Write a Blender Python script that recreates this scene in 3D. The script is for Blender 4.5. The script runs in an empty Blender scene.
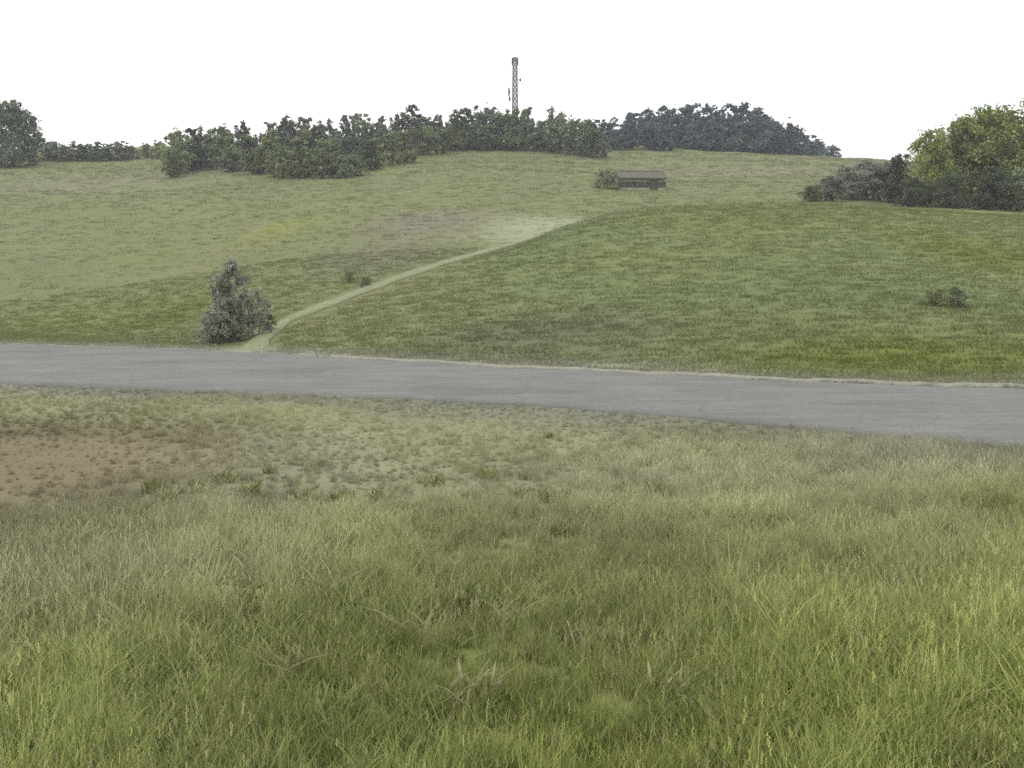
import bpy, math, random
import numpy as np
from mathutils import Vector

random.seed(7)
RNG = np.random.default_rng(11)
S = bpy.context.scene
COL = S.collection
R = math.radians

# ------------------------------------------------------------------ camera
CAMZ, F, HOR = 1.7, 1098.0, 300.0
cam = bpy.data.cameras.new('camera')
cam.sensor_width = 36.0
cam.lens = 36.0 * F / 1024.0
cam.shift_y = -(384.0 - HOR) / 1024.0
cam.clip_end = 12000
cam.clip_start = 0.05
co = bpy.data.objects.new('camera', cam)
COL.objects.link(co)
co.location = (0, 0, CAMZ)
co.rotation_euler = (R(90), 0, 0)
S.camera = co

# ------------------------------------------------------------------ light: bright overcast day
SUN_EL, SUN_AZ = 52.0, 215.0          # azimuth clockwise from +Y
w = bpy.data.worlds.new('World')
S.world = w
w.use_nodes = True
nt = w.node_tree
for n in list(nt.nodes):
    nt.nodes.remove(n)
wo = nt.nodes.new('ShaderNodeOutputWorld')
bg = nt.nodes.new('ShaderNodeBackground')
sky = nt.nodes.new('ShaderNodeTexSky')
sky.sky_type = 'NISHITA'
sky.sun_disc = False
sky.sun_elevation = R(SUN_EL)
sky.sun_rotation = R(SUN_AZ)
sky.dust_density = 4.0
sky.air_density = 1.0
tc = nt.nodes.new('ShaderNodeTexCoord')
mp = nt.nodes.new('ShaderNodeMapping')
mp.inputs['Scale'].default_value = (1, 1, 3.5)
cn = nt.nodes.new('ShaderNodeTexNoise')
cn.inputs['Scale'].default_value = 2.2
cn.inputs['Detail'].default_value = 6
cr = nt.nodes.new('ShaderNodeValToRGB')       # the cloud deck, thin grey to bright white
cr.color_ramp.elements[0].position = 0.3
cr.color_ramp.elements[0].color = (0.83, 0.85, 0.88, 1)
cr.color_ramp.elements[1].position = 0.6
cr.color_ramp.elements[1].color = (1, 1, 1, 1)
sc_ = nt.nodes.new('ShaderNodeVectorMath')
sc_.operation = 'SCALE'
sc_.inputs['Scale'].default_value = 17.0
mx = nt.nodes.new('ShaderNodeMix')
mx.data_type = 'RGBA'
mx.inputs['Factor'].default_value = 0.86
bg.inputs['Strength'].default_value = 0.1
L = nt.links.new
L(tc.outputs['Generated'], mp.inputs['Vector'])
L(mp.outputs['Vector'], cn.inputs['Vector'])
L(cn.outputs['Fac'], cr.inputs['Fac'])
L(cr.outputs['Color'], sc_.inputs[0])
L(sky.outputs['Color'], mx.inputs['A'])
L(sc_.outputs['Vector'], mx.inputs['B'])
L(mx.outputs['Result'], bg.inputs['Color'])
L(bg.outputs['Background'], wo.inputs['Surface'])

sl = bpy.data.lights.new('sun', 'SUN')
sl.energy = 1.1
sl.angle = R(14)
sl.color = (1.0, 0.96, 0.9)
so = bpy.data.objects.new('sun', sl)
COL.objects.link(so)
az, el = R(SUN_AZ), R(SUN_EL)
d = Vector((math.sin(az) * math.cos(el), math.cos(az) * math.cos(el), math.sin(el)))
so.rotation_euler = d.to_track_quat('Z', 'Y').to_euler()

S.view_settings.view_transform = 'Standard'
S.view_settings.look = 'None'
S.view_settings.exposure = 0.0
S.view_settings.gamma = 1.0
S.view_settings.use_curve_mapping = False
S.cycles.max_bounces = 5
S.cycles.diffuse_bounces = 3
S.cycles.transparent_max_bounces = 6
S.cycles.use_denoising = False


# ------------------------------------------------------------------ helpers
def lin(r, g, b):
    f = lambda c: ((c / 255 + 0.055) / 1.055) ** 2.4 if c > 10 else c / 255 / 12.92
    return (f(r), f(g), f(b), 1.0)


def tag(o, label=None, cat=None, group=None, kind=None):
    if label:
        o['label'] = label
    if cat:
        o['category'] = cat
    if group:
        o['group'] = group
    if kind:
        o['kind'] = kind
    return o


def mesh_np(name, V, faces4=None, faces3=None, smooth=False):
    """mesh from numpy arrays of quads and / or triangles"""
    me = bpy.data.meshes.new(name)
    V = np.asarray(V, dtype=np.float32)
    idx, tot = [], []
    if faces4 is not None and len(faces4):
        f = np.asarray(faces4, dtype=np.int32)
        idx.append(f.ravel()); tot.append(np.full(len(f), 4, np.int32))
    if faces3 is not None and len(faces3):
        f = np.asarray(faces3, dtype=np.int32)
        idx.append(f.ravel()); tot.append(np.full(len(f), 3, np.int32))
    idx = np.concatenate(idx); tot = np.concatenate(tot)
    st = np.concatenate([[0], np.cumsum(tot)[:-1]]).astype(np.int32)
    me.vertices.add(len(V)); me.vertices.foreach_set('co', V.ravel())
    me.loops.add(len(idx)); me.loops.foreach_set('vertex_index', idx)
    me.polygons.add(len(tot)); me.polygons.foreach_set('loop_start', st)
    me.polygons.foreach_set('loop_total', tot)
    me.polygons.foreach_set('use_smooth', np.full(len(tot), smooth))
    me.update(calc_edges=True)
    me.validate()
    return me


def link(name, me, mat=None, parent=None, loc=None):
    o = bpy.data.objects.new(name, me)
    COL.objects.link(o)
    if mat is not None and me is not None and not me.materials:
        me.materials.append(mat)
    if parent is not None:
        o.parent = parent
    if loc is not None:
        o.location = loc
    return o


class MB:
    """collects boxes and tubes into one mesh"""
    def __init__(s):
        s.V, s.Q, s.T, s.n = [], [], [], 0

    def add(s, V, Q=(), T=()):
        s.V.append(np.asarray(V, float))
        for q in Q: s.Q.append([i + s.n for i in q])
        for t in T: s.T.append([i + s.n for i in t])
        s.n += len(V)

    def box(s, x0, x1, y0, y1, z0, z1):
        V = [(x, y, z) for z in (z0, z1) for y in (y0, y1) for x in (x0, x1)]
        s.add(V, [(0, 2, 3, 1), (4, 5, 7, 6), (0, 1, 5, 4), (2, 6, 7, 3), (0, 4, 6, 2), (1, 3, 7, 5)])

    def tube(s, pts, rad, n=6, cap=True):
        pts = np.asarray(pts, float)
        k = len(pts)
        rad = np.broadcast_to(np.asarray(rad, float), (k,))
        V = []
        for i in range(k):
            t = pts[min(i + 1, k - 1)] - pts[max(i - 1, 0)]
            t = t / (np.linalg.norm(t) + 1e-9)
            a = np.cross(t, (0, 0, 1) if abs(t[2]) < 0.9 else (1, 0, 0)); a /= np.linalg.norm(a)
            b = np.cross(t, a)
            for j in range(n):
                th = 2 * math.pi * j / n
                V.append(pts[i] + rad[i] * (math.cos(th) * a + math.sin(th) * b))
        Q = [(i * n + j, i * n + (j + 1) % n, (i + 1) * n + (j + 1) % n, (i + 1) * n + j) for i in range(k - 1) for j in range(n)]
        T = []
        if cap:
            V += [pts[0], pts[-1]]
            c0, c1 = k * n, k * n + 1
            T = [(c0, (j + 1) % n, j) for j in range(n)] + [(c1, (k - 1) * n + j, (k - 1) * n + (j + 1) % n) for j in range(n)]
        s.add(V, Q, T)

    def mesh(s, name, smooth=False):
        return mesh_np(name, np.concatenate(s.V), s.Q, s.T, smooth)

    def build(s, name, mat, parent=None, smooth=False, loc=None):
        return link(name, s.mesh(name, smooth), mat, parent, loc)


# ------------------------------------------------------------------ materials
def newmat(name):
    m = bpy.data.materials.new(name)
    m.use_nodes = True
    t = m.node_tree
    for n in list(t.nodes):
        t.nodes.remove(n)
    return m, t, t.nodes.new('ShaderNodeOutputMaterial')


def noise(t, scale, detail=4, rough=0.6, vec=None, mscale=None):
    n = t.nodes.new('ShaderNodeTexNoise')
    n.inputs['Scale'].default_value = scale
    n.inputs['Detail'].default_value = detail
    n.inputs['Roughness'].default_value = rough
    if vec is None:
        c = t.nodes.new('ShaderNodeTexCoord')
        vec = c.outputs['Object']
    if mscale:
        mpn = t.nodes.new('ShaderNodeMapping')
        mpn.inputs['Scale'].default_value = mscale
        t.links.new(vec, mpn.inputs['Vector'])
        vec = mpn.outputs['Vector']
    t.links.new(vec, n.inputs['Vector'])
    return n.outputs['Fac']


def ramp(t, fac, stops):
    r = t.nodes.new('ShaderNodeValToRGB')
    e = r.color_ramp.elements
    while len(e) < len(stops):
        e.new(0.5)
    for q, (p, c) in zip(e, stops):
        q.position = p
        q.color = c if len(c) == 4 else (*c, 1)
    t.links.new(fac, r.inputs['Fac'])
    return r.outputs['Color']


def mixc(t, a, b, fac=0.5, mode='MIX'):
    m = t.nodes.new('ShaderNodeMix')
    m.data_type = 'RGBA'
    m.blend_type = mode
    for v, k in ((fac, 'Factor'), (a, 'A'), (b, 'B')):
        if hasattr(v, 'is_linked'):
            t.links.new(v, m.inputs[k])
        else:
            m.inputs[k].default_value = v
    return m.outputs['Result']


def bump(t, h, strength, dist):
    b = t.nodes.new('ShaderNodeBump')
    b.inputs['Strength'].default_value = strength
    b.inputs['Distance'].default_value = dist
    t.links.new(h, b.inputs['Height'])
    return b.outputs['Normal']


def simple(name, c0, c1, scale, rough=0.8, bstr=0.3, bdist=0.02, mscale=None, metallic=0.0):
    m, t, o = newmat(name)
    p = t.nodes.new('ShaderNodeBsdfPrincipled')
    p.inputs['Roughness'].default_value = rough
    p.inputs['Metallic'].default_value = metallic
    f = noise(t, scale, 6, 0.65, None, mscale)
    t.links.new(ramp(t, f, [(0.3, c0), (0.7, c1)]), p.inputs['Base Color'])
    if bstr:
        t.links.new(bump(t, f, bstr, bdist), p.inputs['Normal'])
    t.links.new(p.outputs['BSDF'], o.inputs['Surface'])
    return m


def leafmat(name, dark, light, trans=0.3, vary=0.42):
    """leaves: each clump has its own tone (face attribute), each tree a slight one"""
    m, t, o = newmat(name)
    a = t.nodes.new('ShaderNodeAttribute'); a.attribute_name = 'tone'
    oi = t.nodes.new('ShaderNodeObjectInfo')
    c = ramp(t, a.outputs['Fac'], [(0.0, dark), (1.0, light)])
    hv = t.nodes.new('ShaderNodeHueSaturation')
    mr = t.nodes.new('ShaderNodeMapRange')
    mr.inputs['To Min'].default_value = 1 - vary; mr.inputs['To Max'].default_value = 1 + vary
    t.links.new(oi.outputs['Random'], mr.inputs['Value'])
    t.links.new(mr.outputs['Result'], hv.inputs['Value'])
    t.links.new(c, hv.inputs['Color'])
    d_ = t.nodes.new('ShaderNodeBsdfDiffuse'); tr = t.nodes.new('ShaderNodeBsdfTranslucent')
    t.links.new(hv.outputs['Color'], d_.inputs['Color']); t.links.new(hv.outputs['Color'], tr.inputs['Color'])
    ms = t.nodes.new('ShaderNodeMixShader'); ms.inputs['Fac'].default_value = trans
    t.links.new(d_.outputs['BSDF'], ms.inputs[1]); t.links.new(tr.outputs['BSDF'], ms.inputs[2])
    t.links.new(ms.outputs['Shader'], o.inputs['Surface'])
    return m


def grassmat(name, trans=0.35):
    """blades: colour of the sward at the tuft's root (instance attribute), tip a little paler"""
    m, t, o = newmat(name)
    a = t.nodes.new('ShaderNodeAttribute'); a.attribute_type = 'INSTANCER'; a.attribute_name = 'tcol'
    b = t.nodes.new('ShaderNodeAttribute'); b.attribute_name = 'tone'
    k = ramp(t, b.outputs['Fac'], [(0, (0.5, 0.52, 0.42)), (1, (1.5, 1.45, 1.55))])
    c = mixc(t, a.outputs['Color'], k, 1.0, 'MULTIPLY')
    d_ = t.nodes.new('ShaderNodeBsdfDiffuse'); tr = t.nodes.new('ShaderNodeBsdfTranslucent')
    t.links.new(c, d_.inputs['Color']); t.links.new(c, tr.inputs['Color'])
    ms = t.nodes.new('ShaderNodeMixShader'); ms.inputs['Fac'].default_value = trans
    t.links.new(d_.outputs['BSDF'], ms.inputs[1]); t.links.new(tr.outputs['BSDF'], ms.inputs[2])
    t.links.new(ms.outputs['Shader'], o.inputs['Surface'])
    return m


# ------------------------------------------------------------------ the lie of the land (metres)
def pw(x, pts):
    xs, ys = zip(*pts)
    return np.interp(x, xs, ys)


FAR_EDGE = [(-700, 70), (-300, 55), (0, 42.5), (200, 37.5), (400, 30.5), (512, 27.6), (620, 25.8), (800, 23.0), (1024, 21.2), (1500, 18), (2200, 14.5)]
NEAR_EDGE = [(-700, 32), (-300, 27), (0, 22.0), (200, 20.2), (400, 18.8), (512, 17.8), (620, 16.6), (780, 14.6), (1024, 12.4), (1500, 9.4), (2200, 7.0)]
CREST_B = [(-900, 140), (-300, 150), (0, 158), (110, 156), (200, 149), (300, 143), (400, 140), (500, 140), (600, 143), (700, 150), (830, 153), (900, 160), (1024, 172), (1400, 175), (2200, 170)]
CREST_M = [(225, 346), (300, 337), (400, 298), (500, 258), (560, 233), (610, 219), (660, 213), (760, 210), (850, 211), (950, 215), (1024, 219), (1300, 232), (2200, 265)]
DEPTH_M = [(225, 42), (300, 50), (400, 62), (500, 76), (600, 90), (700, 95), (1024, 95), (2200, 95)]
YB = 250.0


def soft(pts, x, wdt=28.0):
    k = np.array([-1.5, -1, -0.5, 0, 0.5, 1, 1.5])
    g = np.exp(-k * k)
    return sum(gi * pw(x + ki * wdt, pts) for ki, gi in zip(k, g)) / g.sum()


def undul(x, y):
    return (np.sin(x * 0.21 + 1.3 * np.sin(y * 0.13)) * np.cos(y * 0.17 + 0.5)
            + 0.5 * np.sin(x * 0.47 + y * 0.31) * np.cos(y * 0.41 - x * 0.2 + 1)
            + 0.3 * np.sin(x * 0.9 - y * 0.7 + 2.0) * np.cos(x * 0.6 + y * 1.1))


def parts_H(x, y):
    x = np.asarray(x, float); y = np.asarray(y, float)
    yy = np.maximum(y, 1.0)
    px = 512 + F * np.clip(x / yy, -1.25, 1.5)
    # back hill
    zc = CAMZ + (HOR - soft(CREST_B, px)) / F * YB
    st = soft(FAR_EDGE, px) + 3
    t = np.clip((yy - st) / (YB - st), 0, 1.0)
    B = zc * t ** 1.22
    over = np.clip(yy - YB + 12, 0, None)
    B = B - over ** 2 * 0.0011 * np.exp(-over / 120)
    B = np.where(yy > YB + 60, np.maximum(B, zc * 0.86), B)
    B = B + undul(x * 0.28, y * 0.28) * 0.55 * t * np.clip((yy - st) / 40, 0, 1)
    # terraced banks across the left-hand field
    for dt, hh in ((92, 0.5), (128, 0.55), (168, 0.6)):
        B = B + hh * np.tanh((yy - dt - 4 * np.sin(x * 0.05)) / 1.8) * np.clip((300 - px) / 300, 0, 1)
    # near hill
    yc = soft(DEPTH_M, px)
    hc = np.where(px > 215, CAMZ * np.clip((px - 215) / 80, 0, 1) + (HOR - soft(CREST_M, px, 14)) / F * yc, 0)
    hc = np.maximum(hc, 0)
    st2 = soft(FAR_EDGE, px) + 1.5
    tt = (yy - st2) / np.maximum(yc - st2, 2)
    up = np.sin(np.clip(tt, 0, 1) * math.pi / 2) ** 1.45
    dn = 0.5 + 0.5 * np.cos(np.clip((yy - yc) / 75, 0, 1) * math.pi)
    M = hc * np.where(tt < 1, up, dn)
    M = M + undul(x * 0.5 + 9, y * 0.5) * 0.10 * np.clip(tt * 3, 0, 1) * (hc > 0.5)
    return M, B, st, tt


def smax(a, b, k=0.8):
    h = np.clip(0.5 + 0.5 * (a - b) / k, 0, 1)
    return b * (1 - h) + a * h + k * h * (1 - h)


def H(x, y):
    x = np.asarray(x, float); y = np.asarray(y, float)
    M, B, st, tt = parts_H(x, y)
    on = np.clip((np.maximum(y, 1) - st + 3) / 6, 0, 1)
    Z = smax(M, B) * on
    near = np.clip((10.5 - np.hypot(x, y)) / 4, 0, 1)
    return Z + 0.05 * undul(x * 1.6, y * 1.6) * near


def at(px, d):
    x = (px - 512) / F * d
    return x, d, float(H(x, d))


def cast(px, py):
    """where the line of sight through a photo point meets the land"""
    ds = np.concatenate([np.arange(3, 60, 0.25), np.arange(60, 330, 0.5)])
    xs = (px - 512) / F * ds
    z = H(xs, ds)
    zr = CAMZ + (HOR - py) / F * ds
    hit = np.nonzero(z >= zr)[0]
    if len(hit) == 0:
        return None
    return at(px, float(ds[hit[0]]))


# tone of the sward, in ground coordinates ---------------------------------
C_MEADOW = np.array(lin(141, 149, 88)[:3])
C_PALE = np.array(lin(156, 156, 126)[:3])
C_HILL = np.array(lin(106, 115, 77)[:3])
C_BRIGHT = np.array(lin(114, 119, 70)[:3])
C_BACK = np.array(lin(110, 115, 76)[:3])
C_GREY = np.array(lin(117, 117, 89)[:3])
C_BROWN = np.array(lin(114, 103, 81)[:3])

PATCH = []      # (x, y, rx, ry, colour, amount)


def patch_px(px, py, wpx, ry, colr, amt):
    p = cast(px, py)
    if p:
        PATCH.append((p[0], p[1], wpx / F * p[1], ry, colr, amt))


def sward(x, y):
    x = np.asarray(x, float); y = np.asarray(y, float)
    M, B, st, tt = parts_H(x, y)
    n1 = 0.5 + 0.3 * undul(x * 0.5 + 3, y * 0.5)
    n2 = 0.5 + 0.3 * undul(x * 1.7 + 8, y * 1.2)
    c = np.zeros((len(x), 3))
    fore = np.clip((y - 4.5) / 6, 0, 1)
    a = np.clip(fore * (0.55 + 0.6 * n1), 0, 1)[:, None]
    near_c = C_MEADOW * (1 - a) + C_PALE * a
    # drifts of fresher, greyer and darker plants in the meadow
    m1 = undul(x * 1.9 + 5, y * 1.5 + 2); m2 = undul(x * 1.35 - 7, y * 1.1 + 9); m3 = undul(x * 3.1 + 1, y * 2.6 - 4)
    wf = np.clip(m1 - 0.35, 0, 0.7)[:, None] * np.clip(1.5 - y / 12, 0.15, 1)[:, None]
    near_c = near_c * (1 - wf) + np.array(lin(130, 138, 56)[:3]) * wf
    wg = (np.clip(m2 - 0.25, 0, 0.6) * np.clip((y - 3.2) / 3, 0.1, 1))[:, None]
    near_c = near_c * (1 - wg) + np.array(lin(152, 152, 128)[:3]) * wg
    near_c = near_c * (1 - 0.35 * np.clip(m3 - 0.3, 0, 1))[:, None]
    ppx = 512 + F * np.clip(x / np.maximum(y, 1), -1.25, 1.5)
    vg = np.clip(1 - (soft(NEAR_EDGE, ppx, 60) - y + 0.8 * m3) / 3.4, 0, 1)[:, None] * 0.8
    near_c = near_c * (1 - vg) + np.array(lin(128, 128, 116)[:3]) * vg
    onM = np.clip((M - B + 0.6) / 1.2, 0, 1)[:, None]
    back = C_BACK * (1 - 0.5 * np.clip(n2, 0, 1))[:, None] + C_GREY * (0.5 * np.clip(n2, 0, 1))[:, None]
    hb = np.clip((n1 - 0.45) * 0.9, 0, 0.6)[:, None]
    hill = C_HILL * (1 - hb) + C_BRIGHT * hb
    far_c = back * (1 - onM) + hill * onM
    f = np.clip((np.maximum(y, 1) - st + 2) / 3, 0, 1)[:, None]
    c = near_c * (1 - f) + far_c * f
    for (cx, cy, rx, ry, colr, amt) in PATCH:
        q = ((x - cx) / rx) ** 2 + ((y - cy) / ry) ** 2
        wgt = (amt * np.exp(-np.clip(q * (0.8 + 0.4 * n2), 0, 30) ** 1.5))[:, None]
        c = c * (1 - wgt) + np.asarray(colr) * wgt
    return c


# bare and brown ground on the near side of the road, brighter and greyer grass on the hills
PATCH.append((-5.6, 11.0, 2.3, 3.6, C_BROWN, 0.95))
PATCH.append((-9.0, 12.0, 4.0, 3.8, C_BROWN, 0.9))
patch_px(285, 228, 34, 13, np.array(lin(119, 124, 70)[:3]), 0.85)
patch_px(90, 322, 170, 9, np.array(lin(106, 112, 67)[:3]), 0.8)
patch_px(175, 315, 40, 6, np.array(lin(89, 96, 50)[:3]), 0.8)
patch_px(430, 222, 60, 14, np.array(lin(116, 112, 97)[:3]), 0.8)
patch_px(380, 255, 70, 10, np.array(lin(109, 109, 90)[:3]), 0.7)
patch_px(900, 362, 200, 4, np.array(lin(99, 106, 50)[:3]), 0.8)
patch_px(985, 255, 70, 8, np.array(lin(102, 109, 55)[:3]), 0.8)
patch_px(548, 230, 68, 14, np.array(lin(142, 147, 120)[:3]), 0.95)
patch_px(540, 335, 130, 5, np.array(lin(92, 95, 73)[:3]), 0.7)
patch_px(720, 172, 110, 12, np.array(lin(121, 119, 100)[:3]), 0.7)
patch_px(60, 185, 160, 14, np.array(lin(121, 121, 97)[:3]), 0.6)

brown_w = lambda x, y: np.maximum(np.exp(-(((x + 5.6) / 2.2) ** 2 + ((y - 11.0) / 3.3) ** 2) ** 2), np.exp(-(((x + 9) / 3.8) ** 2 + ((y - 12) / 3.5) ** 2) ** 2))

# ------------------------------------------------------------------ ground sheet, shared out between meadow and hills
fan = np.linspace(-46, 46, 500)
rest = np.linspace(46, 314, 68)[1:-1]
ang = np.radians(np.concatenate([fan, rest]))
rad = np.concatenate([[0.4], np.geomspace(1.2, 20, 50), np.geomspace(20, 60, 90)[1:], np.geomspace(60, 320, 170)[1:], np.geomspace(320, 2500, 26)[1:]])
A, RR = np.meshgrid(ang, rad)
GX, GY = (np.sin(A) * RR).ravel(), (np.cos(A) * RR).ravel()
GZ = H(GX, GY)
GC = sward(GX, GY)
GC = GC * (1 - 0.3 * np.clip((26 - GY) / 6, 0, 1) * (1 - brown_w(GX, GY)))[:, None]   # thatch and soil, darkened to match the shade among the tufts
na, nr = len(ang), len(rad)
i, j = np.meshgrid(np.arange(nr - 1), np.arange(na), indexing='ij')
Q = np.stack([i * na + j, i * na + (j + 1) % na, (i + 1) * na + (j + 1) % na, (i + 1) * na + j], -1).reshape(-1, 4)[:, ::-1]
cap3 = np.array([[na * nr, j_, (j_ + 1) % na] for j_ in range(na)])[:, ::-1]
GV = np.concatenate([np.stack([GX, GY, GZ], 1), [[0, 0, H(0, 0)]]])
GC = np.concatenate([GC, GC[:1]])
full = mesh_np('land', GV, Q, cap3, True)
nrm = np.zeros(len(GV) * 3, np.float32)
full.vertices.foreach_get('normal', nrm)
nrm = nrm.reshape(-1, 3)
bpy.data.meshes.remove(full)

gm, t, o = newmat('sward')
p = t.nodes.new('ShaderNodeBsdfPrincipled')
p.inputs['Roughness'].default_value = 0.95
p.inputs['Specular IOR Level'].default_value = 0.1
a = t.nodes.new('ShaderNodeAttribute'); a.attribute_name = 'gcol'
f1 = noise(t, 0.12, 6, 0.65)
f2 = noise(t, 1.1, 5, 0.7)
f3 = noise(t, 0.35, 5, 0.65, None, (0.35, 1.6, 1))
c = mixc(t, a.outputs['Color'], ramp(t, f1, [(0.3, (0.92, 0.93, 0.93)), (0.7, (1.1, 1.08, 1.07))]), 1.0, 'MULTIPLY')
c = mixc(t, c, ramp(t, f2, [(0.3, (0.9, 0.91, 0.89)), (0.7, (1.1, 1.09, 1.1))]), 1.0, 'MULTIPLY')
c = mixc(t, c, ramp(t, f3, [(0.35, (0.93, 0.94, 0.92)), (0.65, (1.06, 1.05, 1.05))]), 1.0, 'MULTIPLY')
f5 = noise(t, 17, 4, 0.75)
c = mixc(t, c, ramp(t, f5, [(0.3, (0.72, 0.72, 0.72)), (0.7, (1.2, 1.2, 1.2))]), 1.0, 'MULTIPLY')
t.links.new(c, p.inputs['Base Color'])
t.links.new(bump(t, f2, 0.6, 0.15), p.inputs['Normal'])
t.links.new(p.outputs['BSDF'], o.inputs['Surface'])

Mv, Bv, stv, ttv = parts_H(GV[:, 0], GV[:, 1])
cls = np.where((np.maximum(GV[:, 1], 1) < stv - 2.5), 0, np.where((Mv > Bv) & (ttv < 1.6), 1, 2))


def land(name, k):
    fq = Q[cls[Q[:, 0]] == k]
    f3_ = cap3 if k == 0 else None
    used = np.unique(np.concatenate([fq.ravel()] + ([cap3.ravel()] if k == 0 else [])))
    remap = -np.ones(len(GV), np.int64); remap[used] = np.arange(len(used))
    me = mesh_np(name, GV[used], remap[fq], remap[cap3] if k == 0 else None, True)
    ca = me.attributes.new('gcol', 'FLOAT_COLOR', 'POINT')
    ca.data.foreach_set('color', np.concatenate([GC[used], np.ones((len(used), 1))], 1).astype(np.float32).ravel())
    me.normals_split_custom_set_from_vertices(nrm[used].tolist())
    return tag(link(name, me, gm), kind='structure')


land('meadow', 0)
land('hill', 1)
land('far_hill', 2)


# ------------------------------------------------------------------ road and hill track
def strip(name, left, right, mat, lift, n_across=10, taper=False):
    """a sheet between two edge polylines laid on the land, with a small skirt so that it has thickness"""
    left = np.asarray(left, float); right = np.asarray(right, float)
    k = len(left)
    s_ = np.linspace(0, 1, n_across + 1)
    P = left[:, None, :] * (1 - s_)[None, :, None] + right[:, None, :] * s_[None, :, None]
    X, Y = P[..., 0].ravel(), P[..., 1].ravel()
    camber = 0.05 * (1 - (2 * s_ - 1) ** 2)
    Z = H(X, Y) + lift + np.tile(camber, k)
    if taper:
        e_ = np.clip(np.minimum(np.arange(k), np.arange(k)[::-1]) / 5.0, 0, 1)
        Z = Z - np.repeat((1 - e_) * (lift + 0.12), n_across + 1)
    V = np.stack([X, Y, Z], 1)
    m_ = n_across + 1
    q = [(a_ * m_ + b_, (a_ + 1) * m_ + b_, (a_ + 1) * m_ + b_ + 1, a_ * m_ + b_ + 1) for a_ in range(k - 1) for b_ in range(n_across)]
    n0 = len(V)
    lo = np.concatenate([V.reshape(k, m_, 3)[:, 0], V.reshape(k, m_, 3)[:, -1]]).copy(); lo[:, 2] -= lift + 0.15
    V = np.concatenate([V, lo])
    q += [(a_ * m_, n0 + a_, n0 + a_ + 1, (a_ + 1) * m_) for a_ in range(k - 1)]
    q += [(a_ * m_ + n_across, (a_ + 1) * m_ + n_across, n0 + k + a_ + 1, n0 + k + a_) for a_ in range(k - 1)]
    return tag(link(name, mesh_np(name, V, np.array(q)[:, ::-1], None, True), mat), kind='structure')


def edge(pts, px):
    return np.stack([(px - 512) / F * soft(pts, px, 60), soft(pts, px, 60)], 1)


pxs = np.linspace(-650, 2100, 320)
wob = lambda k: (0.22 * np.sin(pxs * 0.045 + k) + 0.14 * np.sin(pxs * 0.13 + 2 * k))
fe, ne = edge(FAR_EDGE, pxs), edge(NEAR_EDGE, pxs)
fe[:, 1] += wob(1.0) - 0.3; ne[:, 1] += 0.10 * np.sin(pxs * 0.045 + 2.4) + 0.05 * np.sin(pxs * 0.11 + 1.0)
road_m, t, o = newmat('worn_tarmac')
p = t.nodes.new('ShaderNodeBsdfPrincipled'); p.inputs['Roughness'].default_value = 0.75
f1 = noise(t, 0.5, 6, 0.65); f2 = noise(t, 14, 5, 0.7); f3 = noise(t, 1.6, 4, 0.6, None, (0.4, 2.0, 1))
c = ramp(t, f1, [(0.3, lin(93, 93, 89)), (0.7, lin(110, 110, 105))])
c = mixc(t, c, ramp(t, f2, [(0.3, (0.75, 0.75, 0.75)), (0.7, (1.18, 1.18, 1.18))]), 1.0, 'MULTIPLY')
c = mixc(t, c, ramp(t, f3, [(0.35, (0.85, 0.86, 0.84)), (0.65, (1.1, 1.1, 1.1))]), 1.0, 'MULTIPLY')
f4 = noise(t, 0.28, 3, 0.5)                                             # old repair patches and stains
c = mixc(t, c, ramp(t, f4, [(0.40, (0.86, 0.86, 0.85)), (0.43, (1, 1, 1)), (0.6, (1, 1, 1)), (0.66, (1.08, 1.07, 1.03))]), 1.0, 'MULTIPLY')
vo = t.nodes.new('ShaderNodeTexVoronoi'); vo.feature = 'DISTANCE_TO_EDGE'; vo.inputs['Scale'].default_value = 0.33
tcv = t.nodes.new('ShaderNodeTexCoord'); nv = t.nodes.new('ShaderNodeTexNoise'); nv.inputs['Scale'].default_value = 0.9; nv.inputs['Detail'].default_value = 4
vm = t.nodes.new('ShaderNodeVectorMath'); vm.operation = 'ADD'
t.links.new(tcv.outputs['Object'], nv.inputs['Vector']); t.links.new(tcv.outputs['Object'], vm.inputs[0]); t.links.new(nv.outputs['Color'], vm.inputs[1])
t.links.new(vm.outputs['Vector'], vo.inputs['Vector'])
c = mixc(t, c, ramp(t, vo.outputs['Distance'], [(0.0, (0.55, 0.55, 0.54)), (0.014, (1, 1, 1))]), 0.45, 'MULTIPLY')
t.links.new(c, p.inputs['Base Color'])
t.links.new(bump(t, f2, 0.5, 0.02), p.inputs['Normal'])
t.links.new(p.outputs['BSDF'], o.inputs['Surface'])
strip('road', fe, ne, road_m, 0.012, 14)

gravel_m = simple('pale_gravel', lin(116, 115, 102), lin(140, 139, 125), 3.0, 0.95, 0.6, 0.03)
sx = pxs > 330
g0 = fe[sx].copy(); g1 = fe[sx].copy()
g0[:, 1] += 0.3; g1[:, 1] -= 0.18 + 0.14 * np.sin(pxs[sx] * 0.08) + 0.1 * np.sin(pxs[sx] * 0.19)
strip('gravel_verge', g0, g1, gravel_m, 0.03, 3)

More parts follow.
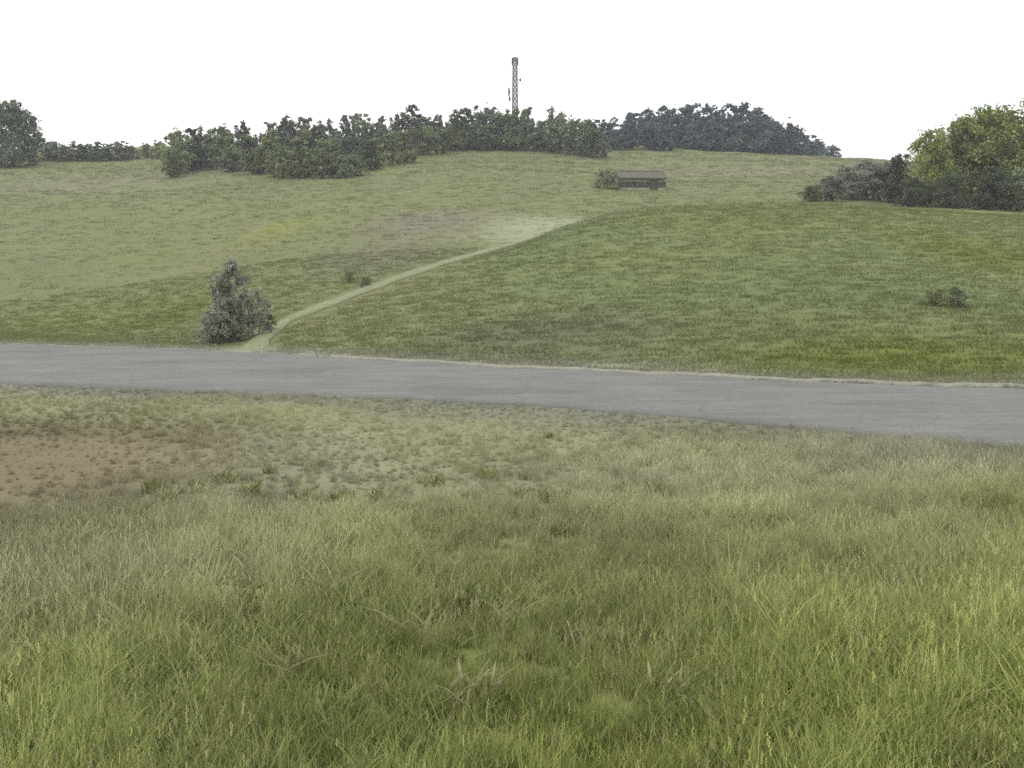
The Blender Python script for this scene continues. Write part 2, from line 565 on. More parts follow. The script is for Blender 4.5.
TRACK = [(262, 347), (300, 333), (340, 316), (400, 291), (450, 270), (500, 250), (540, 234), (580, 221)]
tp = []
for a_, b_ in TRACK:
    px = a_ + 4
    d_ = float(soft(DEPTH_M, np.array([px]))[0]) - (2.2 if a_ > 280 else 1.0)
    tp.append(((px - 512) / F * d_, d_))
tp = np.array([((262 - 512) / F * 37.0, 35.0)] + tp)
s_ = np.linspace(0, len(tp) - 1, 90)
tr = np.stack([np.interp(s_, np.arange(len(tp)), tp[:, k]) for k in (0, 1)], 1)
tr = np.stack([np.convolve(np.pad(tr[:, k], 6, 'edge'), np.ones(13) / 13, 'valid') for k in (0, 1)], 1)
tv = np.gradient(tr, axis=0); tn = np.stack([-tv[:, 1], tv[:, 0]], 1) / np.linalg.norm(tv, axis=1)[:, None]
wd = np.linspace(0.45, 0.55, len(tr))[:, None] * (1 + 0.15 * np.sin(np.arange(len(tr)) * 0.7))[:, None]
track_m, t, o = newmat('worn_track')
p = t.nodes.new('ShaderNodeBsdfPrincipled'); p.inputs['Roughness'].default_value = 0.95
f1 = noise(t, 1.2, 6, 0.7); f2 = noise(t, 9, 5, 0.7)
c = ramp(t, f1, [(0.35, lin(112, 116, 82)), (0.65, lin(132, 133, 102))])
c = mixc(t, c, ramp(t, f2, [(0.3, (0.75, 0.77, 0.7)), (0.7, (1.15, 1.15, 1.15))]), 1.0, 'MULTIPLY')
t.links.new(c, p.inputs['Base Color']); t.links.new(bump(t, f2, 0.5, 0.05), p.inputs['Normal'])
t.links.new(p.outputs['BSDF'], o.inputs['Surface'])
strip('path', tr + tn * wd, tr - tn * wd, track_m, 0.07, 5, True)


# ------------------------------------------------------------------ grass (uncountable: instanced tufts)
def tuft(name, n, h, spread, wid, lean, mat, seedhead=0.0, rng=RNG):
    V, Q_, T_, tone = [], [], [], []
    k = 0
    for b_ in range(n):
        r0 = spread * math.sqrt(rng.random()); th = rng.random() * 6.283
        x, y = r0 * math.cos(th), r0 * math.sin(th)
        hh = h * rng.uniform(0.45, 1.1); ph = rng.random() * 6.283
        ln = lean * hh * rng.uniform(0.2, 1.3); fa = rng.random() * 3.1416
        ww = wid * rng.uniform(0.6, 1.3)
        ca, sa = math.cos(fa), math.sin(fa)
        tn_ = rng.uniform(0.15, 0.75)
        for s in (0, 0.4, 0.75, 1.0):
            cx = x + math.cos(ph) * ln * s * s; cy = y + math.sin(ph) * ln * s * s
            cz = hh * (s - 0.22 * lean * s * s) - 0.02
            wq = ww * (1 - s) ** 0.7 if s < 1 else 0
            if s < 1:
                V += [(cx - ca * wq, cy - sa * wq, cz), (cx + ca * wq, cy + sa * wq, cz)]
                tone += [tn_ + 0.25 * s] * 2
            else:
                V.append((cx, cy, cz)); tone.append(tn_ + 0.3)
        Q_ += [(k, k + 1, k + 3, k + 2), (k + 2, k + 3, k + 5, k + 4)]
        T_.append((k + 4, k + 5, k + 6)); k += 7
        if rng.random() < seedhead:      # a feathery head on the stalk
            for q in range(5):
                zz = cz - 0.11 * h * q / 5 + 0.05 * h
                rx, ry = rng.normal(0, 0.004, 2)
                s2 = 0.0045
                V += [(cx + rx - s2, cy + ry, zz - s2), (cx + rx + s2, cy + ry * 0.5, zz), (cx + rx * 0.5, cy + ry + s2, zz + s2 * 3)]
                tone += [1.0] * 3
                T_.append((k, k + 1, k + 2)); k += 3
    me = mesh_np(name, V, Q_, T_)
    at_ = me.attributes.new('tone', 'FLOAT', 'POINT')
    at_.data.foreach_set('value', np.asarray(tone, np.float32))
    me.materials.append(mat)
    return bpy.data.objects.new(name, me)


def scatter(name, pts, scl, colr, srcs, label=None):
    """one object of instanced tufts standing on the given points"""
    c_ = bpy.data.collections.new(name + '_kinds')
    for s in srcs:
        c_.objects.link(s)
    me = bpy.data.meshes.new(name)
    n = len(pts)
    me.vertices.add(n); me.vertices.foreach_set('co', np.asarray(pts, np.float32).ravel())
    for an, ty, key, val in (('scl', 'FLOAT', 'value', scl), ('rz', 'FLOAT', 'value', RNG.random(n) * 6.283),
                             ('idx', 'INT', 'value', RNG.integers(0, len(srcs), n))):
        q = me.attributes.new(an, ty, 'POINT')
        q.data.foreach_set(key, np.asarray(val, np.int32 if ty == 'INT' else np.float32))
    q = me.attributes.new('tcol', 'FLOAT_COLOR', 'POINT')
    q.data.foreach_set('color', np.concatenate([colr, np.ones((n, 1))], 1).astype(np.float32).ravel())
    ob = link(name, me)
    ng = bpy.data.node_groups.new(name + '_nodes', 'GeometryNodeTree')
    ng.interface.new_socket('Geometry', in_out='INPUT', socket_type='NodeSocketGeometry')
    ng.interface.new_socket('Geometry', in_out='OUTPUT', socket_type='NodeSocketGeometry')
    N = ng.nodes.new
    gi, go = N('NodeGroupInput'), N('NodeGroupOutput')
    iop = N('GeometryNodeInstanceOnPoints'); ci = N('GeometryNodeCollectionInfo')
    ci.inputs['Collection'].default_value = c_
    ci.inputs['Separate Children'].default_value = True
    ci.inputs['Reset Children'].default_value = True
    iop.inputs['Pick Instance'].default_value = True

    def attr(nm, ty):
        a_ = N('GeometryNodeInputNamedAttribute'); a_.data_type = ty; a_.inputs['Name'].default_value = nm
        return [s for s in a_.outputs if s.enabled and s.name == 'Attribute'][0]
    cx = N('ShaderNodeCombineXYZ')
    K = ng.links.new
    K(gi.outputs[0], iop.inputs['Points']); K(ci.outputs[0], iop.inputs['Instance'])
    K(attr('idx', 'INT'), iop.inputs['Instance Index']); K(attr('scl', 'FLOAT'), iop.inputs['Scale'])
    K(attr('rz', 'FLOAT'), cx.inputs['Z'])
    e2r = N('FunctionNodeEulerToRotation'); K(cx.outputs[0], e2r.inputs[0]); K(e2r.outputs[0], iop.inputs['Rotation'])
    K(iop.outputs[0], go.inputs[0])
    md = ob.modifiers.new('scatter', 'NODES'); md.node_group = ng
    return tag(ob, label, kind='stuff')


def sample(d0, d1, n, half=0.66, pw_=1.0):
    """points in the fan in front of the viewer, density falling with distance"""
    u = RNG.random(n)
    d_ = d0 * (d1 / d0) ** u if pw_ == 0 else (d0 ** pw_ + u * (d1 ** pw_ - d0 ** pw_)) ** (1 / pw_)
    x = d_ * RNG.uniform(-half, half, n)
    return x, d_


def road_mask(x, y, margin=0.0):
    px = 512 + F * np.clip(x / np.maximum(y, 1), -1.2, 1.5)
    return (y > soft(NEAR_EDGE, px, 60) + margin) & (y < soft(FAR_EDGE, px, 60) - 0.5 - margin)


def track_dist(x, y):
    out = np.full(len(x), 1e9)
    for q in tr[::2]:
        out = np.minimum(out, np.hypot(x - q[0], y - q[1]))
    return out


grass_m = grassmat('grass_blades')

near_src = [tuft('meadow_tuft', 46, 0.42, 0.20, 0.0055, 0.75, grass_m, 0.08) for _ in range(6)]
near_src += [tuft('meadow_forb', 16, 0.26, 0.12, 0.022, 1.1, grass_m) for _ in range(2)]
near_src += [tuft('meadow_tuft', 30, 0.55, 0.16, 0.0045, 0.5, grass_m, 0.35) for _ in range(3)]
x1, y1 = sample(1.6, 9, 7000, 0.7, 1.5)
x2, y2 = sample(8, 24, 21000, 0.62, 1.5)
x, y = np.concatenate([x1, x2]), np.concatenate([y1, y2])
bw = brown_w(x, y)
keep = ~road_mask(x, y, np.clip(0.2 * undul(x * 2.2, y * 2.2), -0.12, 0.06)) & (RNG.random(len(x)) > bw * 0.55) & (y < soft(FAR_EDGE, 512 + F * x / y, 60))
x, y, bw = x[keep], y[keep], bw[keep]
dn = 0.5 + 0.35 * undul(x * 1.3 + 4, y * 1.3)
sc = RNG.uniform(0.5, 1.2, len(x)) * (0.6 + 0.75 * np.clip(dn, 0, 1)) * (1 - 0.65 * bw) * np.clip(0.3 + y / 8, 0, 0.8) * np.clip(1.15 - y / 18, 0.3, 0.8)
cp = np.clip(undul(x * 3.7 + 2, y * 3.1 - 1) + 0.6 * undul(x * 7.1, y * 6.3 + 4), -1.2, 1.2)      # clumps a stride across
sc = sc * (1 + 0.24 * cp)
cl = sward(x, y) * RNG.uniform(0.72, 1.25, (len(x), 1)) * (1 + 0.2 * cp)[:, None]
scatter('grass', np.stack([x, y, H(x, y)], 1), sc, cl, near_src)

seed_src = [tuft('seed_stalks', 9, 0.62, 0.14, 0.0035, 0.45, grass_m, 1.0) for _ in range(4)]
x, y = sample(2.6, 20, 1500, 0.66, 1.2)
keep = ~road_mask(x, y, -0.5) & (undul(x * 1.1 + 2, y * 0.9 - 3) + RNG.normal(0, 0.5, len(x)) > 0.1) & (y < 22) & (brown_w(x, y) < 0.4)
x, y = x[keep], y[keep]
scatter('seed_grass', np.stack([x, y, H(x, y)], 1), RNG.uniform(0.6, 1.05, len(x)) * np.clip(1.1 - y / 18, 0.35, 0.62), np.array(lin(146, 144, 108)[:3]) * RNG.uniform(0.7, 1.15, (len(x), 1)), seed_src)

weed_src = [tuft('weeds', 26, 0.24, 0.13, 0.011 + 0.003 * k, 1.0, grass_m) for k in range(4)]
x, y = sample(2.2, 17, 1500, 0.66, 1.1)
keep = ~road_mask(x, y, -0.6) & (undul(x * 2.3 - 5, y * 2.0 + 1) + RNG.normal(0, 0.35, len(x)) > 0.25) & (y < 20) & (brown_w(x, y) < 0.25) & (RNG.random(len(x)) < np.clip(1.6 - y / 11, 0.15, 1))
x, y = x[keep], y[keep]
wc = np.where(RNG.random((len(x), 1)) < 0.6, np.array(lin(118, 126, 78)[:3]), np.array(lin(152, 154, 116)[:3])) * RNG.uniform(0.75, 1.15, (len(x), 1))
scatter('weeds', np.stack([x, y, H(x, y)], 1), RNG.uniform(0.5, 1.1, len(x)) * np.clip(0.5 + y / 8, 0, 1.1) * np.clip(1.5 - y / 13, 0.5, 1), wc, weed_src)

hill_src = [tuft('hill_tuft', 26, 0.13, 0.28, 0.011, 0.8, grass_m, 0.05) for _ in range(5)]
x, y = sample(17, 75, 26000, 0.62, 1.2)
x_, y_ = sample(75, 250, 14000, 0.55, 1.2)
x, y = np.concatenate([x, x_]), np.concatenate([y, y_])
td = track_dist(x, y)
px = 512 + F * x / y
keep = (y > soft(FAR_EDGE, px, 60) + 0.2) & (td > 1.0)
x, y = x[keep], y[keep]
sc = RNG.uniform(0.6, 1.4, len(x)) * (1 + np.clip((y - 60) / 80, 0, 1.6))
cl = sward(x, y) * RNG.uniform(0.98, 1.18, (len(x), 1))
scatter('hill_grass', np.stack([x, y, H(x, y)], 1), sc, cl, hill_src)

# ------------------------------------------------------------------ trees
bark = simple('bark', lin(70, 62, 52), lin(108, 98, 84), 6, 0.9, 0.5, 0.03, (1, 1, 0.3))
leaf_dark = leafmat('dark_leaves', lin(76, 84, 68), lin(142, 149, 120))
leaf_olive = leafmat('olive_leaves', lin(86, 95, 68), lin(154, 162, 118))
leaf_hazed = leafmat('haze_blue_leaves', lin(72, 83, 85), lin(114, 126, 125), vary=0.25)  # bluish air of the distance put into the leaf colour
leaf_fresh = leafmat('fresh_leaves', lin(86, 98, 56), lin(168, 176, 108), vary=0.25)
leaf_grey = leafmat('grey_leaves', lin(114, 115, 104), lin(172, 170, 156), vary=0.2)


def tree_meshes(name, h, wdt, nlobes, nleaf, leaf, base, seed, conic=0.0, stems=1):
    """trunk-and-limbs mesh and a crown of many small leaf faces gathered in clumps; height h, spread wdt, crown from base*h up"""
    r = np.random.default_rng(seed)
    tb = MB()
    lobes = []
    for k in range(nlobes):
        s = (k + 0.5) / nlobes
        z = base * h + (h * (0.93 - base)) * s ** 0.9
        maxr = wdt / 2 * (1 - conic * s) * math.sin(math.pi * min(1, 0.28 + 0.66 * s)) ** 0.7
        th = k * 2.4 + r.uniform(-0.5, 0.5)
        rr = maxr * r.uniform(0.25, 0.72)
        lr = wdt * r.uniform(0.17, 0.27) * (1 - 0.35 * s * (1 if conic else 0.6))
        lobes.append((rr * math.cos(th), rr * math.sin(th), min(z, h - lr * 0.8), lr))
    for st in range(stems):
        off = np.array([0, 0, 0.0]) if stems == 1 else np.array([*(r.normal(0, 0.07 * wdt, 2)), 0])
        top = np.array([r.normal(0, 0.04) * wdt, r.normal(0, 0.04) * wdt, h * 0.8]) + off * 3
        r0 = h * 0.022 / math.sqrt(stems)
        ts = np.linspace(0, 1, 7)
        path = off[None] * (1 - ts)[:, None] + top[None] * ts[:, None] + np.stack([0.02 * h * np.sin(ts * 5 + st), 0.02 * h * np.cos(ts * 4) - 0.02 * h, 0 * ts], 1)
        path[0, 2] = -0.3
        tb.tube(path, r0 * np.array([1.5, 1.1, 0.9, 0.75, 0.55, 0.35, 0.15]), 7)
        for q, (lx, ly, lz, lr) in enumerate(lobes):
            if q % stems != st:
                continue
            s = min(0.85, max(0.15, (lz - lr * 0.6) / h - 0.1))
            b0 = np.array([np.interp(s, ts, path[:, c_]) for c_ in range(3)])
            e = np.array([lx, ly, lz])
            mid = (b0 + e) / 2 + np.array([0, 0, -0.03 * h])
            tb.tube([b0, mid, e], [r0 * 0.5, r0 * 0.32, r0 * 0.1], 5)
    wgt = np.array([l[3] ** 2 for l in lobes]); wgt /= wgt.sum()
    V, tone = [], []
    for (lx, ly, lz, lr), q in zip(lobes, wgt):
        n_l = int(nleaf * q)
        nc = max(5, n_l // 28)
        cd = r.normal(size=(nc, 3)); cd /= np.linalg.norm(cd, axis=1)[:, None]
        cpos = cd * lr * r.uniform(0.45, 1.12, (nc, 1)) * np.array([1.05, 1.05, 0.85])
        ctone = np.clip(r.normal(0.5, 0.22, nc), 0, 1)
        ci = r.integers(0, nc, n_l)
        pos = np.array([lx, ly, lz]) + cpos[ci] + r.normal(0, lr * 0.17, (n_l, 3))
        nn = r.normal(size=(n_l, 3)) + np.array([0, 0, 0.8]); nn /= np.linalg.norm(nn, axis=1)[:, None]
        a_ = np.cross(nn, r.normal(size=(n_l, 3))); a_ /= np.linalg.norm(a_, axis=1)[:, None]
        b_ = np.cross(nn, a_)
        sz = leaf * r.uniform(0.5, 1.3, (n_l, 1))
        quad = np.stack([pos - a_ * sz, pos - b_ * sz * 0.55, pos + a_ * sz, pos + b_ * sz * 0.55], 1)
        V.append(quad.reshape(-1, 3))
        tone.append(np.repeat(np.clip(ctone[ci] + r.normal(0, 0.08, n_l), 0, 1), 4))
    V = np.concatenate(V); tone = np.concatenate(tone)
    V[:, 2] = np.maximum(V[:, 2], 0.04)
    cm = mesh_np(name + '_crown', V, np.arange(len(V)).reshape(-1, 4))
    at_ = cm.attributes.new('tone', 'FLOAT', 'POINT'); at_.data.foreach_set('value', tone.astype(np.float32))
    tm = tb.mesh(name + '_trunk', True)
    tm.materials.append(bark)
    top = V[:, 2].max()
    return tm, cm, float(top)


def with_mat(cm, mat):
    m = cm.copy(); m.materials.clear(); m.materials.append(mat)
    return m


def tree(name, meshes, loc, height, rz, label, cat, group=None, wide=1.0, sink=0.1):
    tm, cm, top = meshes
    e = bpy.data.objects.new(name, None); COL.objects.link(e)
    e.empty_display_size = 0.5
    s = height / top
    e.location = (loc[0], loc[1], loc[2] - sink); e.scale = (s * wide, s * wide, s); e.rotation_euler = (0, 0, rz)
    tag(e, label, cat, group)
    for nm, me in (('trunk', tm), ('crown', cm)):
        o_ = bpy.data.objects.new(nm, me); COL.objects.link(o_); o_.parent = e
    return e


FARK = []
for k in range(6):
    tm, cm, top = tree_meshes('far_tree', 10, [8, 9, 7, 10, 8.5, 6.5][k], 12, 2600, 0.34, [0.12, 0.08, 0.15, 0.1, 0.14, 0.1][k], 40 + k, [0.2, 0, 0.45, 0.1, 0.3, 0.6][k])
    FARK.append({'dark': (tm, with_mat(cm, leaf_dark), top), 'olive': (tm, with_mat(cm, leaf_olive), top), 'blue': (tm, with_mat(cm, leaf_hazed), top)})

rt = random.Random(5)
# wooded belt left of the mast, standing down the slope
TOP_L = [(110, 148), (160, 139), (200, 128), (260, 119), (330, 114), (420, 109), (480, 110), (545, 112), (595, 119)]
BOT_L = [(110, 159), (160, 162), (200, 169), (260, 178), (340, 182), (375, 172), (420, 158), (500, 150), (595, 147)]
placed = 0
LB_OL = 'olive tree in the lower front edge of the wooded belt left of the mast'
LB_DK = 'dark tree of the wooded belt on the ridge around the foot of the mast'


def ridge_tree(px, base_y, top_y, kind, name, label, cat, group, wide=1.0):
    cb = float(soft(CREST_B, np.array([px]))[0])
    p_ = cast(px, base_y) if base_y > cb + 1.5 else None
    if p_ is None or p_[1] < 120:
        dd = 253 + max(0, (cb - base_y)) * 1.6 + rt.uniform(0, 8)
        p_ = at(px, dd)
    zt = CAMZ + (HOR - top_y) / F * p_[1]
    hh = max(2.5, zt - p_[2])
    return tree(name, rt.choice(FARK)[kind], p_, hh, rt.uniform(0, 6.28), label, cat, group, wide)


px = 112
while px < 596:
    b_, t_ = pw(px, BOT_L), pw(px, TOP_L)
    thick = b_ - t_
    ridge_tree(px + rt.uniform(-4, 4), b_ - rt.uniform(0, 4), b_ - min(thick, rt.uniform(26, 36)), 'olive' if rt.random() < 0.75 else 'dark', 'ridge_tree', LB_OL, 'tree', 'trees along the front of the belt', 1.25)
    if thick > 22:
        ridge_tree(px + rt.uniform(-5, 5) + 6, t_ + 40, t_ + rt.choice([-6, -2, 0, 3, 8]) + rt.uniform(-2, 3), rt.choice(['dark', 'dark', 'olive']), 'ridge_tree', LB_DK, 'tree', 'trees of the wooded belt', 1.1)
    if thick > 40:
        ridge_tree(px + rt.uniform(-5, 5) + 3, (b_ + t_) / 2 + 16, (b_ + t_) / 2 - rt.uniform(10, 20), rt.choice(['olive', 'dark', 'dark']), 'ridge_tree', LB_DK, 'tree', 'trees of the wooded belt', 1.15)
    px += rt.uniform(10, 14)
# wood right of the mast, leaves tinted blue-green for distance haze
TOP_R = [(598, 122), (620, 112), (650, 106), (680, 102), (740, 102), (775, 113), (800, 126), (825, 140), (842, 150)]
px = 600
while px < 842:
    t_ = pw(px, TOP_R)
    for row in range(2):
        ridge_tree(px + rt.uniform(-4, 4), 150 - row * 8, t_ + rt.uniform(-2, 5) + (0 if row else rt.uniform(6, 20) * (1 if t_ < 135 else 0.2)), 'blue', 'ridge_tree',
                   'hazy blue green tree of the rounded wood on the ridge right of the mast', 'tree', 'trees of the rounded wood', 1.2)
    px += rt.uniform(10, 13)
# left edge
big = tree_meshes('edge_tree', 14, 11, 18, 11000, 0.36, 0.06, 91)
big = (big[0], with_mat(big[1], leaf_dark), big[2])


def px_tree(name, meshes, px, d_, top_y, label, cat, group=None, wide=1.0, rz=None):
    p_ = at(px, d_)
    hh = CAMZ + (HOR - top_y) / F * d_ - p_[2]
    return tree(name, meshes, p_, hh, rt.uniform(0, 6.28) if rz is None else rz, label, cat, group, wide)


px_tree('broadleaf_tree', big, 12, 205, 99, 'tall dark tree standing alone at the far left end of the ridge', 'tree', None, 1.05)
for q, (px, ty) in enumerate([(46, 141), (55, 140), (65, 142), (76, 140), (87, 142), (98, 141), (108, 143), (120, 140)]):
    ridge_tree(px, 161, ty, 'dark', 'hedge_bush', 'low dark bush in the level hedge between the left edge tree and the wooded belt', 'bush', 'bushes of the level hedge', 1.7)

# grove behind the near hill, on the right
GK = []
for k in range(4):
    GK.append(tree_meshes('grove_tree', 12, [10, 9, 11, 8][k], 18, 9000, 0.24, [0.1, 0.12, 0.06, 0.1][k], 60 + k))
gm_ = lambda k, mat: (GK[k][0], with_mat(GK[k][1], mat), GK[k][2])
grove = [
    (930, 118, 128, gm_(0, leaf_fresh), 'light green tree at the left end of the front of the right hand grove', 0.75),
    (968, 120, 112, gm_(1, leaf_fresh), 'light green tree in the middle of the right hand grove, taller than its left neighbour', 0.9),
    (1012, 118, 95, gm_(2, leaf_fresh), 'tallest light green tree of the grove, partly cut by the right edge of the photo', 0.9),
    (1058, 120, 92, gm_(3, leaf_fresh), 'light green tree almost wholly cut off by the right edge, beside the tallest grove tree', 1.0),
    (900, 126, 152, gm_(1, leaf_dark), 'dark low tree at the left foot of the right hand grove', 0.9),
    (880, 130, 160, gm_(3, leaf_grey), 'small grey green tree leading from the open field to the right hand grove', 1.0),
    (948, 112, 168, gm_(2, leaf_dark), 'dark undergrowth bush below the two left light green trees of the grove', 1.2),
    (992, 110, 166, gm_(0, leaf_dark), 'dark undergrowth bush below the tallest light green tree of the grove', 1.3),
    (1030, 110, 164, gm_(1, leaf_dark), 'dark undergrowth bush at the right edge of the photo under the grove', 1.3),
    (914, 112, 176, gm_(0, leaf_dark), 'low dark bush at the left end of the undergrowth on the near hill crest', 1.3),
    (950, 123, 122, gm_(2, leaf_fresh), 'light green tree filling the gap between the two left light green trees of the grove', 1.0),
    (990, 122, 103, gm_(0, leaf_fresh), 'light green tree right next to the tallest one of the grove, on its left', 1.0),
    (985, 128, 118, gm_(3, leaf_olive), 'olive tree standing behind the light green trees of the right hand grove', 0.9),
]
for (px, d_, ty, ms, lb, wdt) in grove:
    px_tree('grove_bush' if 'bush' in lb else 'grove_tree', ms, px, d_, ty, lb, 'bush' if 'bush' in lb else 'tree', 'right hand grove', wdt)

SH = [tree_meshes('shrub', 3, [3.2, 3.6, 2.8][k], 11, 4200, 0.075, 0.04, 70 + k, 0, 4) for k in range(3)]
sm = lambda k, mat: (SH[k][0], with_mat(SH[k][1], mat), SH[k][2])
for (px, d_, ty, mt, lb, wdt) in [
    (868, 128, 158, leaf_grey, 'round grey bush right beside the small grey green tree on the field', 1.5),
    (847, 126, 163, leaf_grey, 'grey bush second from the small grey green tree, between two other grey bushes', 1.5),
    (832, 122, 174, leaf_grey, 'lower grey bush third from the grove, between the grey bush and the smallest olive bush', 1.6),
    (812, 120, 184, leaf_olive, 'smallest olive bush farthest left of the grove, on the hill crest', 1.8)]:
    px_tree('bush', gm_(int(px) % 4, mt), px, d_, ty, lb, 'bush', 'bushes leading to the grove', wdt)

# shrubs by the road, at the foot of the track, and on the slopes
shrub_big = tree_meshes('grey_shrub', 4, 2.3, 18, 12000, 0.065, 0.03, 81, -0.35, 5)


def on_ground(name, ms, px, base_y, top_y, label, wdt, cat='bush', group=None):
    p_ = cast(px, base_y)
    hh = (base_y - top_y) / F * p_[1]
    return tree(name, ms, p_, hh, rt.uniform(0, 6.28), label, cat, group, wdt, 0.03)


on_ground('shrub', (shrub_big[0], with_mat(shrub_big[1], leaf_grey), shrub_big[2]), 228, 343, 257, 'tall grey brown shrub beside the road at the foot of the hill track', 0.95)
on_ground('shrub', sm(0, leaf_grey), 252, 338, 280, 'lower grey olive shrub close against the right of the tall grey brown shrub', 0.85)
on_ground('shrub', sm(2, leaf_grey), 215, 345, 300, 'low dark skirt shrub at the left foot of the tall grey brown shrub', 1.0)
on_ground('shrub', sm(2, leaf_olive), 268, 333, 312, 'smallest olive shrub on the bank right of the two grey shrubs', 1.1)
on_ground('shrub', sm(1, leaf_olive), 350, 283, 266, 'small dark shrub on the slope just above the middle of the hill track', 1.0)
on_ground('shrub', sm(0, leaf_dark), 366, 287, 274, 'small low dark shrub right next to the hill track', 1.2)
on_ground('shrub', sm(2, leaf_dark), 957, 308, 285, 'small dark shrub alone on the right of the near hill slope', 1.3)
on_ground('shrub', sm(1, leaf_olive), 936, 306, 281, 'wider olive green shrub on the near hill slope, left of the small dark one', 1.5)
on_ground('shrub', sm(0, leaf_dark), 606, 189, 166, 'dark bush against the left end of the low shed', 1.5)

# ------------------------------------------------------------------ shed on the far field
render_m = simple('pale_render', lin(122, 118, 98), lin(154, 150, 128), 1.5, 0.9, 0.2, 0.02)
roof_m = simple('dark_roof_sheet', lin(66, 64, 50), lin(90, 86, 70), 2.0, 0.7, 0.3, 0.03, (6, 0.5, 0.5))
glass_m, t, o = newmat('dark_glass')
p = t.nodes.new('ShaderNodeBsdfPrincipled'); p.inputs['Base Color'].default_value = (0.012, 0.015, 0.014, 1); p.inputs['Roughness'].default_value = 0.12
t.links.new(p.outputs['BSDF'], o.inputs['Surface'])
wood_m = simple('dark_timber', lin(62, 58, 44), lin(90, 84, 66), 4, 0.85, 0.3, 0.02, (1, 1, 0.2))
sp = cast(641, 190)
px_m = sp[1] / F
SW, SD, SHT = 46 * px_m, 4.6, 12.5 * px_m
shed = bpy.data.objects.new('shed', None); COL.objects.link(shed)
shed.location = (sp[0], sp[1] + SD / 2, sp[2] - 0.1); shed.rotation_euler = (0, 0, R(4))
tag(shed, 'low brownish shed with dark roof and a row of dark windows on the far field', 'shed')
b = MB()
hw, hd = SW / 2, SD / 2
rise = 0.95
b.add([(-hw, -hd, -0.6), (hw, -hd, -0.6), (hw, hd, -0.6), (-hw, hd, -0.6), (-hw, -hd, SHT), (hw, -hd, SHT), (hw, hd, SHT), (-hw, hd, SHT), (-hw, 0, SHT + rise), (hw, 0, SHT + rise)],
      [(0, 1, 5, 4), (2, 3, 7, 6), (1, 2, 6, 5), (3, 0, 4, 7)], [(5, 6, 9), (7, 4, 8)])
b.build('wall', render_m, shed)
b = MB()
ov, th_ = 0.35, 0.14
for s in (-1, 1):
    y0, z0 = s * (hd + ov), SHT - ov * rise / hd + 0.05
    z1 = SHT + rise + 0.05
    V = [(-hw - ov, y0, z0), (hw + ov, y0, z0), (hw + ov, s * 0.004, z1), (-hw - ov, s * 0.004, z1)]
    V += [(v[0], v[1], v[2] + th_) for v in V]
    b.add(V, [(3, 2, 1, 0), (4, 5, 6, 7), (0, 1, 5, 4), (1, 2, 6, 5), (2, 3, 7, 6), (3, 0, 4, 7)])
roof = b.build('roof', roof_m, shed)
b = MB(); b.tube([(-hw - ov, 0, SHT + rise + 0.18), (hw + ov, 0, SHT + rise + 0.18)], 0.1, 8); b.build('ridge_cap', roof_m, roof)
nw = 6
for k in range(nw):
    cx = -hw + SW * (k + 0.5) / nw
    if k == 4:
        b = MB(); b.box(cx - 0.5, cx + 0.5, -hd - 0.06, -hd + 0.02, 0.05, min(2.0, SHT - 0.2))
        dr = b.build('door', wood_m, shed)
        b = MB(); b.box(cx + 0.34, cx + 0.4, -hd - 0.12, -hd - 0.061, 0.98, 1.1); b.build('handle', roof_m, dr)
        continue
    z0, z1 = SHT * 0.34, SHT * 0.66
    b = MB(); b.box(cx - 0.56, cx + 0.56, -hd - 0.03, -hd + 0.02, z0, z1); wn = b.build('window', glass_m, shed)
    b = MB()
    for (xa, xb, za, zb) in ((-0.64, 0.64, z0 - 0.08, z0), (-0.64, 0.64, z1, z1 + 0.08), (-0.64, -0.56, z0, z1), (0.56, 0.64, z0, z1), (-0.03, 0.03, z0, z1)):
        b.box(cx + xa, cx + xb, -hd - 0.06, -hd + 0.01, za, zb)
    b.build('frame', wood_m, wn)

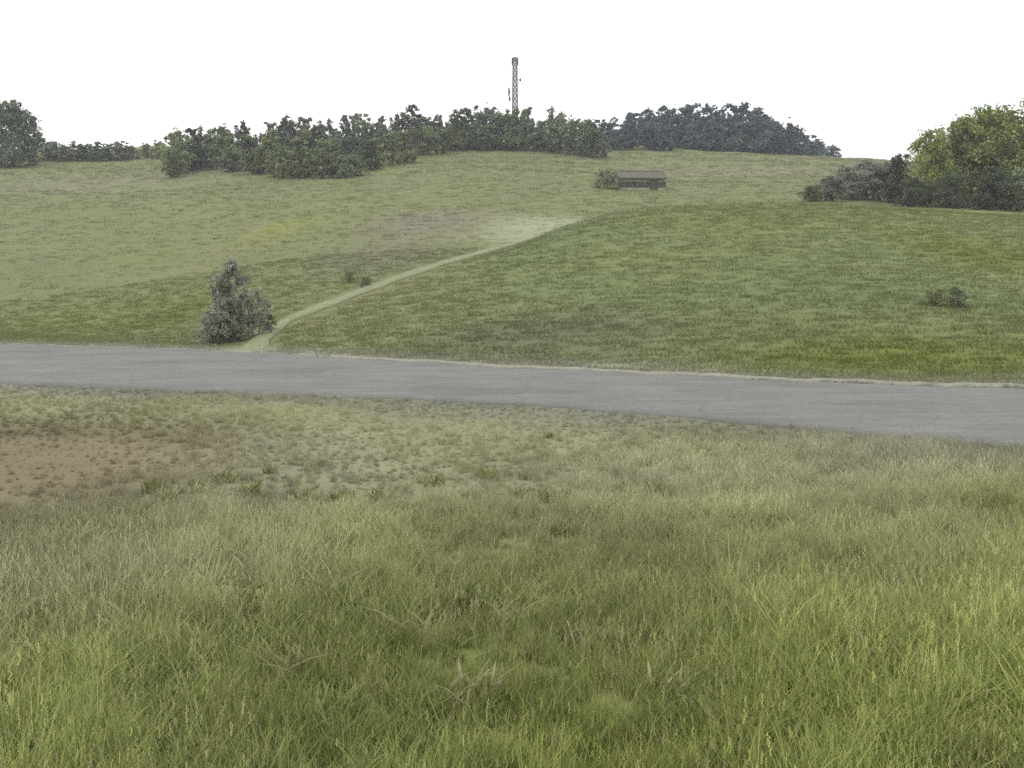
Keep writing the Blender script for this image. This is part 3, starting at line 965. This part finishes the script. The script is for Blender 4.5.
# ------------------------------------------------------------------ mast on the ridge
steel = simple('galvanised_steel', lin(62, 64, 66), lin(90, 92, 94), 3, 0.6, 0.0, metallic=0.0)
mx_, my_, mz_ = at(515, 292)
mast = bpy.data.objects.new('mast', None); COL.objects.link(mast)
mast.location = (mx_, my_, mz_)
tag(mast, 'slender grey lattice mast rising above the ridge trees into the white sky', 'mast')
MT = CAMZ + (HOR - 58) / F * my_ - mz_
wa = lambda z: 0.8 - 0.3 * z / MT
b = MB()
for sx_ in (-1, 1):
    for sy in (-1, 1):
        b.tube([(sx_ * wa(z), sy * wa(z), z) for z in np.linspace(-0.5, MT, 8)], 0.2, 6)
b.build('legs', steel, mast)
b = MB()
lv = np.arange(0.6, MT - 0.2, 1.5)
for k, z in enumerate(lv):
    c4 = [(-1, -1), (1, -1), (1, 1), (-1, 1)]
    z2 = min(z + 1.5, MT)
    for q in range(4):
        (ax, ay), (bx, by) = c4[q], c4[(q + 1) % 4]
        b.tube([(ax * wa(z), ay * wa(z), z), (bx * wa(z), by * wa(z), z)], 0.09, 5)
        b.tube([(ax * wa(z), ay * wa(z), z), (bx * wa(z2), by * wa(z2), z2)], 0.09, 5)
        b.tube([(bx * wa(z), by * wa(z), z), (ax * wa(z2), ay * wa(z2), z2)], 0.09, 5)
b.build('bracing', steel, mast)
b = MB(); b.box(-0.6, 0.6, -0.6, 0.6, MT, MT + 0.1); b.tube([(0, 0, MT), (0, 0, MT + 2.2)], [0.09, 0.05], 6); b.build('top_rod', steel, mast)


def dish(x, y, z, r, dx):
    b = MB()
    pr = [(0.0, 0.02), (0.06, r * 0.5), (0.16, r * 0.85), (0.3, r), (0.5, r), (0.55, 0.02)]
    b.tube([(x + dx * s, y, z) for s, _ in pr], [q for _, q in pr], 18)
    dd = b.build('dish', steel, mast, True)
    b = MB(); b.tube([(x - dx * 0.9, y, z), (x + dx * 0.08, y, z)], 0.07, 6); b.build('mount', steel, dd)


dz = lambda py: CAMZ + (HOR - py) / F * my_ - mz_
dish(-1.3, -0.3, dz(92), 1.15, -1)
dish(-1.15, -0.4, dz(99), 0.7, -1)
dish(1.1, -0.2, dz(80), 0.45, 1)
for sx_ in (-1, 1):
    b = MB(); b.box(sx_ * 0.8 - 0.12, sx_ * 0.8 + 0.12, -0.75, -0.55, MT - 2.1, MT - 0.1); pa = b.build('panel_antenna', steel, mast)
    b = MB(); b.tube([(sx_ * 0.48, -0.48, MT - 1.1), (sx_ * 0.75, -0.62, MT - 1.1)], 0.05, 5); b.build('bracket', steel, pa)

# ------------------------------------------------------------------ the thin haze of the day
hz, t, o = newmat('haze_air')
pv = t.nodes.new('ShaderNodeVolumePrincipled')
pv.inputs['Color'].default_value = (0.86, 0.9, 0.95, 1)
pv.inputs['Density'].default_value = 0.0005
t.links.new(pv.outputs['Volume'], o.inputs['Volume'])
b = MB(); b.box(-2600, 2600, -2600, 2600, -1.6, 75)
tag(b.build('haze', hz), kind='stuff')
